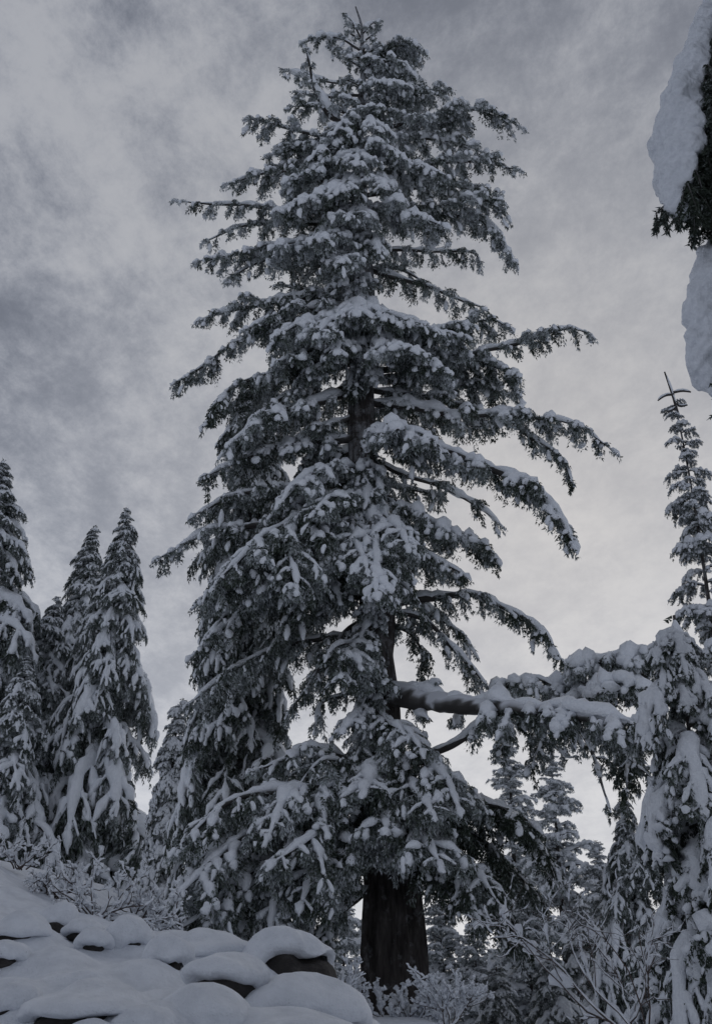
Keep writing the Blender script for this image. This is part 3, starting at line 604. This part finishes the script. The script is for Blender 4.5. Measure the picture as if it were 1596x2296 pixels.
# ------------------------------------------------------------------ leafless shrubs
def shrub(base, dirs, length, r0, label, depth=3, seed=1, snow=.5, spread=.6, n_kids=4, group=None, curve=.25, wedge=0., stepn=7, name='leafless_shrub', snm=None, fine=1.):
    rng = np.random.default_rng(seed); rt = root(name, base, label, 'shrub', group)
    def grow(wd, sn, P0, d, l, r, lev):
        n = stepn; P = [np.array(P0)]; dd = nrm(np.array(d, float))
        for i in range(n):
            dd = nrm(dd + rng.normal(0, curve / math.sqrt(n), 3) + UP * .02); P.append(P[-1] + dd * l / n)
        P = np.array(P); tube(wd, P, np.linspace(r, r * .45, len(P)), 5 if lev == 0 else 4, 0)
        if snow > 0 and rng.random() < .85:
            f = rng.uniform(.6, 1.3); i0 = rng.integers(0, 2); A_ = P[i0:]
            if len(A_) > 4:
                a = capprof(np.linspace(0, 1, len(A_))) * (r * .7 + .010 * snow * fine) * f * (1 + .4 * np.sin(np.arange(len(A_)) * rng.uniform(1, 2.2)))
                pad(sn, A_ + UP * r * 1.0, a, a * rng.uniform(.9, 1.7), UP, amp=.004 * fine, freq=9 / fine, ring=RING7)
        if lev < depth:
            for k in range(n_kids + rng.integers(-1, 2)):
                i = rng.integers(1, n + 1) if lev else rng.integers(2, n + 1)
                dk = nrm(nrm(P[min(i + 1, n)] - P[i - 1]) + nrm(rng.normal(size=3)) * spread + UP * .1)
                lk = l * rng.uniform(.4, .7)
                grow(wd, sn, P[i], dk, lk, max(r * .62, .0015), lev + 1)
                if wedge > 0 and rng.random() < wedge and lev < 2 and i < n - 1:
                    # snow caught in a fork, filling it like a sail
                    m = 8; uu = np.linspace(0, 1, m); f = lk * rng.uniform(.35, .6); e = nrm(P[min(i + 2, n)] - P[i])
                    A1 = P[i] + dk * (f * uu)[:, None]; A2 = P[i] + e * (f * .9 * uu)[:, None]; mid = (A1 + A2) / 2; hw = np.linalg.norm(A1 - A2, axis=1) / 2
                    nn = nrm(np.cross(dk, e) + 1e-6); hw = hw * (1 + .15 * np.sin(uu * 5)) * np.where(uu > .86, np.sqrt(np.clip(1 - ((uu - .86) / .14) ** 2, .02, 1)), 1)
                    pad(sn, mid, hw + .006, np.minimum(hw * .5, .028) + .004, nn, amp=.006, freq=6, ring=RING)
    for (d, l) in dirs:
        wd, sn = Acc(), Acc(); grow(wd, sn, np.array((rng.normal(0, .06), rng.normal(0, .06), 0)), d, l * length, r0, 0)
        o = add_obj('stem', wd.mesh('stem', [TWIG]), rt)
        if sn.n: add_obj('snow', sn.mesh('snow', [snm or SNOW_N]), o)
    return rt

# ------------------------------------------------------------------ remeshed heavy snow (near things)
def remeshed(acc_list, voxel, smooth_it, name, mats, disp=()):
    me = bpy.data.meshes.new('tmp'); V = np.concatenate([a for a, _ in acc_list]); T = []
    n = 0
    for a, t in acc_list: T.append(t + n); n += len(a)
    T = np.concatenate(T); me.from_pydata(V.tolist(), [], T.tolist())
    o = bpy.data.objects.new('tmp', me); COL.objects.link(o)
    m = o.modifiers.new('r', 'REMESH'); m.mode = 'VOXEL'; m.voxel_size = voxel
    if smooth_it: s = o.modifiers.new('s', 'SMOOTH'); s.factor = .5; s.iterations = smooth_it
    dg = bpy.context.evaluated_depsgraph_get(); me2 = bpy.data.meshes.new_from_object(o.evaluated_get(dg))
    bpy.data.objects.remove(o); me2.name = name
    nv = len(me2.vertices); co = np.empty(nv * 3, np.float32); me2.vertices.foreach_get('co', co); co = co.reshape(-1, 3).astype(float)
    no = np.empty(nv * 3, np.float32); me2.vertices.foreach_get('normal', no); no = no.reshape(-1, 3)
    for k, (amp, f) in enumerate(disp): co = co + no * (amp * (NZ if k % 2 else NZ2)(co, f))[:, None]
    me2.vertices.foreach_set('co', co.astype(np.float32).ravel()); me2.polygons.foreach_set('use_smooth', np.ones(len(me2.polygons), bool))
    me2.materials.clear()
    for m_ in mats: me2.materials.append(m_)
    me2.update(); return me2
_ico = None
def ico():
    global _ico
    if _ico is None:
        import bmesh
        bm = bmesh.new(); bmesh.ops.create_icosphere(bm, subdivisions=2, radius=1); bm.verts.ensure_lookup_table()
        _ico = (np.array([v.co[:] for v in bm.verts]), np.array([[v.index for v in f.verts] for f in bm.faces])); bm.free()
    return _ico
def balls(lst, P, r, sc_=(1, 1, 1)):
    V, T = ico()
    for p, x in zip(P, np.broadcast_to(r, (len(P),))): lst.append((V * x * np.array(sc_) + p, T))
def near_tree():
    """the tree just out of frame on the right whose two loaded boughs hang into the picture"""
    rng = np.random.default_rng(77); D = 5.0
    b = W(1850, 1148, D); base = np.array((b[0] + .55, b[1], 0)); base[2] = float(gz(base[0], base[1])) - .15
    rt = root('near_conifer', base, 'near conifer just outside the right edge whose loaded boughs hang into view', 'tree', 'snow-laden conifers around the towering one')
    ax = np.array([(0, 0, 0), (0, 0, 4), (.05, 0, 9), (.05, 0, 13.8)]); add_obj('trunk', trunk_mesh(ax, [.22, .19, .15, .08], 20, .25, .04), rt)
    def bough(px, prof, dens_tw, side):
        P = np.array([W(u, v, D + dd) for u, v, dd in px]) - base
        P = np.concatenate([[np.array((0, 0, P[0][2] - .35))], P]); Q, L = resample(P, n=40); s = np.linspace(0, 1, 40)
        wd = Acc(); tube(wd, Q, np.linspace(.05, .012, 40), 8, 0, .4)
        q = dict(Q_MAIN, bd=700, bl=.035)
        for i in range(dens_tw):
            x = rng.uniform(.3, 1) * 38; j = int(x); o = Q[j]; t_ = nrm(Q[j + 1] - Q[j]); rr = np.interp(s[j], np.linspace(0, 1, len(prof)), prof)
            d = nrm(t_ * .8 + np.array((rng.uniform(-.2, 1.0), rng.uniform(-1, 1), -.5)))
            C = drooped(o + np.array((-.1, -.12, 0)) * rng.random(), d, rr * rng.uniform(.8, 1.5) + .08, .5, 6, rng)
            tube(wd, C, np.linspace(.006, .002, 6), 4, 0, .3)
            T_, N_, B_ = frames(C, UP + .01)
            blades(wd, rng, C, .02, UP, int(110 * np.linalg.norm(C[-1] - C[0]) / .2), .026, .18, .3)
            for k in range(3):
                jj = rng.integers(1, 5); E = drooped(C[jj], nrm(nrm(C[jj + 1] - C[jj]) + rng.normal(0, .6, 3)), .10, .4, 4, rng)
                blades(wd, rng, E, .012, UP, 40, .024, .18, .3)
        ob = add_obj('bough', wd.mesh('bough', [WOOD, FOL]), rt)
        lst = []
        acc = Acc(); rr = np.interp(s, np.linspace(0, 1, len(prof)), prof); Qs = Q[5:] + np.stack([-.62 * rr, .14 * rr, .15 * rr], 1)[5:]; rl = rr[5:] * .52 * (1 + .12 * NZ(Qs, 1.1))
        rl = np.concatenate([rl, [.004]]); Qs = np.concatenate([Qs, Qs[-1:] - UP * .03]); rl[0] = .004
        pad(acc, Qs, rl, rl, np.array((-1, .3, .2)), amp=0, ring=np.stack([np.cos(np.arange(14) * np.pi / 7), np.sin(np.arange(14) * np.pi / 7)], 1))
        lst.append((acc.V[0], acc.T[0]))
        for i in range(7, 40):
            rr = np.interp(s[i], np.linspace(0, 1, len(prof)), prof)
            for k in range(7):
                off = nrm(rng.normal(size=3) * np.array((.6, 1, .7)) + np.array((-.3, -.1, .1))) * rr * .36 + np.array((-side * .62 * rr, .16 * rr, .15 * rr))
                balls(lst, [Q[i] + off], [rr * rng.uniform(.2, .46)], (1, 1, 1.1))
        me = remeshed(lst, .0125, 4, 'snow', [SNOW_N], ((.03, 1.2), (.02, 2.8), (.010, 7.), (.006, 16.)))
        add_obj('snow', me, ob)
        return ob
    bough([(1740, -80, 0), (1640, 20, 0), (1622, 100, 0), (1598, 200, 0), (1597, 300, 0), (1584, 400, 0), (1545, 468, -.03)], (.10, .12, .14, .17, .20, .24, .26, .23, .05), 120, 1)
    bough([(1800, 480, .1), (1668, 535, .1), (1655, 600, .1), (1654, 700, .1), (1655, 800, .1), (1629, 885, .1)], (.08, .10, .12, .14, .16, .20, .22, .20, .04), 90, 1)
    pr = protos('dense')
    for k in range(40):  # unseen side branches, added to keep sky light off the hanging boughs
        z = 2.2 + k * .19; az = R(rng.uniform(-85, -20)); b_, sn_ = pr[rng.integers(len(pr))]; f = rng.uniform(.6, .85)
        o = add_obj('branch', b_, rt, Matrix.Translation((0, 0, z)) @ Matrix.Rotation(az, 4, 'Z') @ Matrix.Rotation(R(5), 4, 'Y') @ Matrix.Diagonal((f, f, f, 1))); add_obj('snow', sn_, o)
    for k in range(30):                                      # unseen crown overhead, above the frame, added to shade the near boughs
        z = 10.9 + k * .08; az = R(k * 137.5); b_, sn_ = pr[rng.integers(len(pr))]; f = rng.uniform(1.15, 1.5) * (.8 if math.sin(az) > .3 else 1)
        o = add_obj('branch', b_, rt, Matrix.Translation((0, 0, z)) @ Matrix.Rotation(az, 4, 'Z') @ Matrix.Rotation(R(-8), 4, 'Y') @ Matrix.Diagonal((f, f, f * .7, 1))); add_obj('snow', sn_, o)
    for k in range(16):  # unseen branches on the camera side, put in to darken the near snow
        z = 2.6 + k * .16; az = R(rng.uniform(-105, -60)); b_, sn_ = pr[rng.integers(len(pr))]; f = rng.uniform(.95, 1.2)
        o = add_obj('branch', b_, rt, Matrix.Translation((0, 0, z)) @ Matrix.Rotation(az, 4, 'Z') @ Matrix.Diagonal((f, f * .8, f, 1))); add_obj('snow', sn_, o)
    # the bare hanging tip under the upper bough
    wd = Acc(); o = W(1545, 425, D) - base
    for (u, v, l) in [(1494, 458, .20), (1514, 462, .21), (1538, 462, .15), (1470, 478, .13), (1482, 466, .18)]:
        st = W(u, v, D) - base; mid = (o + st) / 2 + np.array((0, 0, .02)); C0, _ = resample([o, mid, st], n=6); tube(wd, C0, .004, 4, 0)
        C = drooped(st, nrm(np.array((rng.uniform(-.25, .1), rng.uniform(-.2, .2), -1))), l, 0, 8, rng, .1); tube(wd, C, np.linspace(.004, .0015, 8), 4, 0)
        for a_ in (C0, C): blades(wd, rng, a_, .012, np.array((.3, -1, .1)), int(90 * l / .2) if a_ is C else 30, .024, .12, .3)
        for k in range(5):
            jj = rng.integers(1, 6); E = drooped(C[jj], nrm(np.array((rng.uniform(-.7, .7), rng.uniform(-.5, .5), -1))), .06, .2, 4, rng); blades(wd, rng, E, .010, np.array((.3, -1, .1)), 28, .022, .12, .3)
    add_obj('hanging_twig', wd.mesh('hanging_twig', [WOOD, FOL]), rt)

# ================================================================== assemble
SL = [
 (637, 2150, 12.0, 196, 124, 'rounded boulder with a bare dark right flank at the right end of the slope', (.75, -.65), .95, .14),
 (673, 2262, 9.0, 222, 110, 'broad snow-domed boulder at the lower right corner of the slope', (.25, -1), .35, .16),
 (520, 2210, 10.2, 180, 104, 'boulder with a wide bare dark front face below its snow', (-.35, -1), 1.0, .13),
 (376, 2160, 12.0, 66, 58, 'small boulder with a dark right face in the middle of the slope', (.6, -.8), .9, .10),
 (440, 2135, 14.0, 262, 80, 'long flat snow-covered boulder along the crest behind the small dark one', (.9, -.4), .5, .18),
 (290, 2112, 15.0, 66, 60, 'small knob boulder with a dark right edge on the crest', (.9, -.4), .75, .12),
 (115, 2066, 14.5, 66, 56, 'small boulder with a dark underside high on the left of the slope', (.2, -1), .6, .10),
 (207, 2116, 13.5, 50, 36, 'little stone showing a dark patch halfway up the left slope', (.3, -1), .7, .08),
 (178, 2088, 14.5, 70, 34, 'half-buried stone just above the little dark one on the left slope', (.6, -.8), .7, .09),
 (445, 2288, 8.0, 172, 104, 'rounded boulder with smooth snow at the bottom edge left of the broad dome', (.8, -.6), .45, .15),
 (195, 2272, 8.0, 264, 74, 'long slab under a thick snow pillow with a dark gap below it', (.2, -1), .75, .12),
 (25, 2256, 8.5, 96, 84, 'boulder cut by the left edge with a dark foot under its snow', (.3, -1), .6, .12),
 (222, 2312, 7.2, 84, 60, 'small snow knob at the bottom edge in front of the long slab', (0, -1), .3, .10),
 (320, 2312, 7.2, 110, 64, 'low snow hump at the bottom edge right of the small knob', (0, -1), .2, .10),
 (10, 2142, 12.5, 60, 40, 'stone with a dark side at the left edge halfway up', (-.1, -1), .55, .08),
 (40, 2090, 11.5, 110, 46, 'snow pillow with a thin dark crack above the stone at the left edge', (.2, -1), .4, .10),
]
for i, (u, v, D, w_, h_, lab, dk, ex, ct) in enumerate(SL): boulder(u, v, D, w_, h_, lab, dk, ex, i + 3, ct)
ground()
main_tree()
# companion and the group on the left
conifer(578, 845, 33.5, 2.25, 'dense drooping conifer hard against the left side of the towering tree', 'lacy', seed=4, vary=(.35, 1.3), h0=.05, pitch=(.3, -.35), zs=1.3, prof=lambda t: (1 - t) ** .45 * .95)
conifer(16, 1030, 44, 6.2, 'tallest conifer of the left group, cut by the left edge', 'dense+dense+lacy', seed=5, zs=1.2, vary=(.45, 1.15), top_bend=(-0.15, 0), pitch=(.3, -.3))
conifer(203, 1178, 47, 4.1, 'middle conifer of the left group with a side twig near its top', 'dense+dense+lacy', seed=6, zs=1.2, vary=(.45, 1.15), top_bend=(0.25, 0), pitch=(.3, -.3))
conifer(289, 1138, 42, 3.5, 'foremost pointed conifer of the left group, white from top to foot', 'dense+dense+lacy', seed=7, zs=1.3, vary=(.45, 1.15), top_bend=(-0.10, 0), pitch=(.3, -.35))
conifer(248, 1226, 44.5, 3.4, 'lower conifer crowded between the two spires of the left group', 'dense+dense+lacy', seed=8, zs=1.3, vary=(.45, 1.15), top_bend=(0.20, 0), pitch=(.3, -.35))
conifer(118, 1338, 46, 5.0, 'shadowy conifer filling the gap beside the tallest of the left group', 'dense+dense+lacy', seed=18, zs=1.2, vary=(.45, 1.15), top_bend=(0.30, 0), pitch=(.3, -.3))
conifer(62, 1475, 40, 3.3, 'low broad conifer at the foot of the left group, above the snowy bank', 'dense+dense+lacy', seed=29, zs=1.2, vary=(.45, 1.15), pitch=(.3, -.3))
conifer(396, 1566, 38, 1.0, 'slim conifer with a nodding tip at the right end of the left group', 'young', seed=9, top_bend=(.25, 0), zs=1.6, pitch=(.3, -.5), prof=lambda t: (1 - t) ** .6, nl=1.3)
# beyond, lower right
conifer(1135, 1615, 50, 3.3, 'narrow conifer beyond, left of the pair under the great bough', 'open', seed=10, pitch=(.5, -.05), per=5, nl=.85, vary=(.3, 1.2))
conifer(1232, 1668, 46, 3.4, 'open-armed conifer beyond, right of the pair under the great bough', 'open', seed=12, pitch=(.5, -.05), per=5, nl=.85, vary=(.3, 1.2))
conifer(985, 1990, 42, 2.1, 'small conifer seen just right of the thick dark trunk', 'open', seed=13, pitch=(.5, 0.), base_z=.4)
conifer(770, 2010, 52, 2.8, 'pale conifer seen just left of the thick dark trunk', 'open', seed=14, pitch=(.4, 0.))
conifer(1112, 2168, 34, 1.1, 'small round-topped conifer left of the shrub in the right corner', 'dense', seed=15)
conifer(1300, 2010, 36, 1.5, 'white-draped young conifer behind the shrub in the right corner', 'dense', seed=16, zs=1.0, vary=(.5, 1.2))
conifer(1360, 1960, 33, 1.5, 'white-draped conifer under the dark weeping one', 'dense', seed=19, zs=1.0, vary=(.5, 1.2))
conifer(1395, 1790, 27, 1.6, 'weeping conifer with a dark ragged top below the end of the great bough', 'lacy', seed=17, zs=1.3, vary=(.4, 1.3), prof=lambda t: (1 - t) ** .98 * 1.15, pitch=(-.1, -.3))
conifer(1335, 1885, 44, 2.4, 'pale snow-covered conifer beyond, between the open-armed one and the weeping one', 'open', seed=25, per=6, nl=.8, vary=(.4, 1.2))
conifer(1178, 1960, 40, 2.0, 'snow-covered conifer beyond, behind the right end of the lowest boughs', 'open', seed=26, per=6, nl=.8, vary=(.4, 1.2))
conifer(1062, 2070, 38, 1.6, 'small pale conifer beyond, low between trunk and corner shrub', 'open', seed=27, per=5)
conifer(708, 2090, 46, 2.0, 'low pale conifer beyond, behind the right end of the boulders', 'open', seed=28, per=5)
# right
conifer(1516, 842, 27, 1.95, 'slender young conifer with a bare forked leader at the right edge', 'young', seed=20, pitch=(.35, -.15), prof=lambda t: (1 - t) ** .95, nl=1.95, per=4, trunk_r=.13, top_bend=(-.3, 0), vary=(.4, 1.3), stop=.85, lead=0., zs=1.2)
t_ = conifer_last = bpy.data.objects['snowy_conifer.%03d' % (len([o for o in bpy.data.objects if o.name.startswith('snowy_conifer')]) - 1)]
def fork():
    b0 = np.array(t_.location); wd, sn = Acc(), Acc()
    for pts in ([(1520, 930), (1508, 890), (1489, 834)], [(1510, 884), (1490, 886), (1474, 898)], [(1508, 880), (1528, 876), (1548, 879)], [(1515, 905), (1524, 912), (1540, 908)], [(1516, 912), (1506, 920), (1496, 922)]):
        P, L = resample([W(u, v, 27) - b0 for u, v in pts], n=8); tube(wd, P, np.linspace(.04, .022, 8), 6, 0, .7); a = np.full(8, .045) * capprof(np.linspace(0, 1, 8)); pad(sn, P + UP * .02, a, a, UP, amp=.01, freq=4, ring=RING7)
    o = add_obj('leader', wd.mesh('leader', [WOOD]), t_); add_obj('snow', sn.mesh('snow', [SNOW]), o)
fork()
conifer(1510, 1380, 14.5, 1.35, 'near weeping conifer with thick hoods of snow at the right edge', 'hood', seed=21, zs=1.1, prof=lambda t: (1 - t) ** .5, pitch=(0, -.2), per=4, nl=1.25, vary=(.6, 1.3))
near_tree()
# shrubs
shrub(W(1420, 2330, 7.5), [((-1, .2, .75), 1), ((-.8, -.2, .55), 1.1), ((-.3, .2, 1), .9), ((.4, -.1, 1), .9), ((.8, .2, .6), .9), ((0, -.3, 1), 1), ((.3, .3, .7), .9)], .75, .006, 'leafless shrub with wedges of snow in its forks in the right corner', 3, 5, .2, .9, 3, wedge=.35, curve=.55)
conifer(1235, 2140, 30, 1.3, 'small snow-clad conifer behind the tips of the corner shrub', 'dense', seed=23)
conifer(1480, 2060, 21, 1.2, 'snow-clad young conifer low between the two weeping ones', 'dense', seed=24, zs=1.0)
shrub(np.array((*W(925, 2290, 27)[:2], 1.3)), [((math.cos(a) * .8, math.sin(a) * .8, 1), 1) for a in np.linspace(0, 6, 12)], .75, .02, 'rounded shrub thick with rime at the foot of the dark trunk', 3, 8, 2.2, .8, 4, snm=SNOW, fine=1.6)
for (u, v, D, s, sd, lab) in [(1010, 2310, 25, .8, 31, 'low rimed shrub right of the one at the foot of the trunk'), (760, 2330, 26, .7, 32, 'low rimed shrub left of the foot of the trunk')]:
    b_ = W(u, v, D); shrub(np.array((b_[0], b_[1], gz(b_[0], b_[1]) - .05)), [((math.cos(a) * .8, math.sin(a) * .8, 1), 1) for a in np.linspace(0, 6, 9)], s, .016, lab, 3, sd, 1.6, .8, 4, snm=SNOW, fine=1.4)
for (u, v, D, s, sd, lab) in [(215, 2075, 17.5, .8, 41, 'sprawling leafless shrub with white twigs above the boulders'), (300, 2090, 18, .75, 42, 'leafless shrub leaning right at the foot of the pointed conifer'),
                              (120, 2040, 19, .5, 43, 'low white shrub on the crest left of the sprawling one'), (40, 2010, 20, .45, 44, 'snow-clogged shrub on the crest at the left edge')]:
    b_ = W(u, v, D); shrub(np.array((b_[0], b_[1], gz(b_[0], b_[1]) - .05)), [((math.cos(a) * 1., -abs(math.sin(a)) * .5, .75), rng_) for a, rng_ in zip(np.linspace(0, 3.1, 9), (1, .8, .9, .7, 1, .7, .8, .9, 1))], s, .014, lab, 3, sd, 1.1, .8, 3, snm=SNOW, fine=1.4, curve=.5, group='leafless shrubs on the crest')
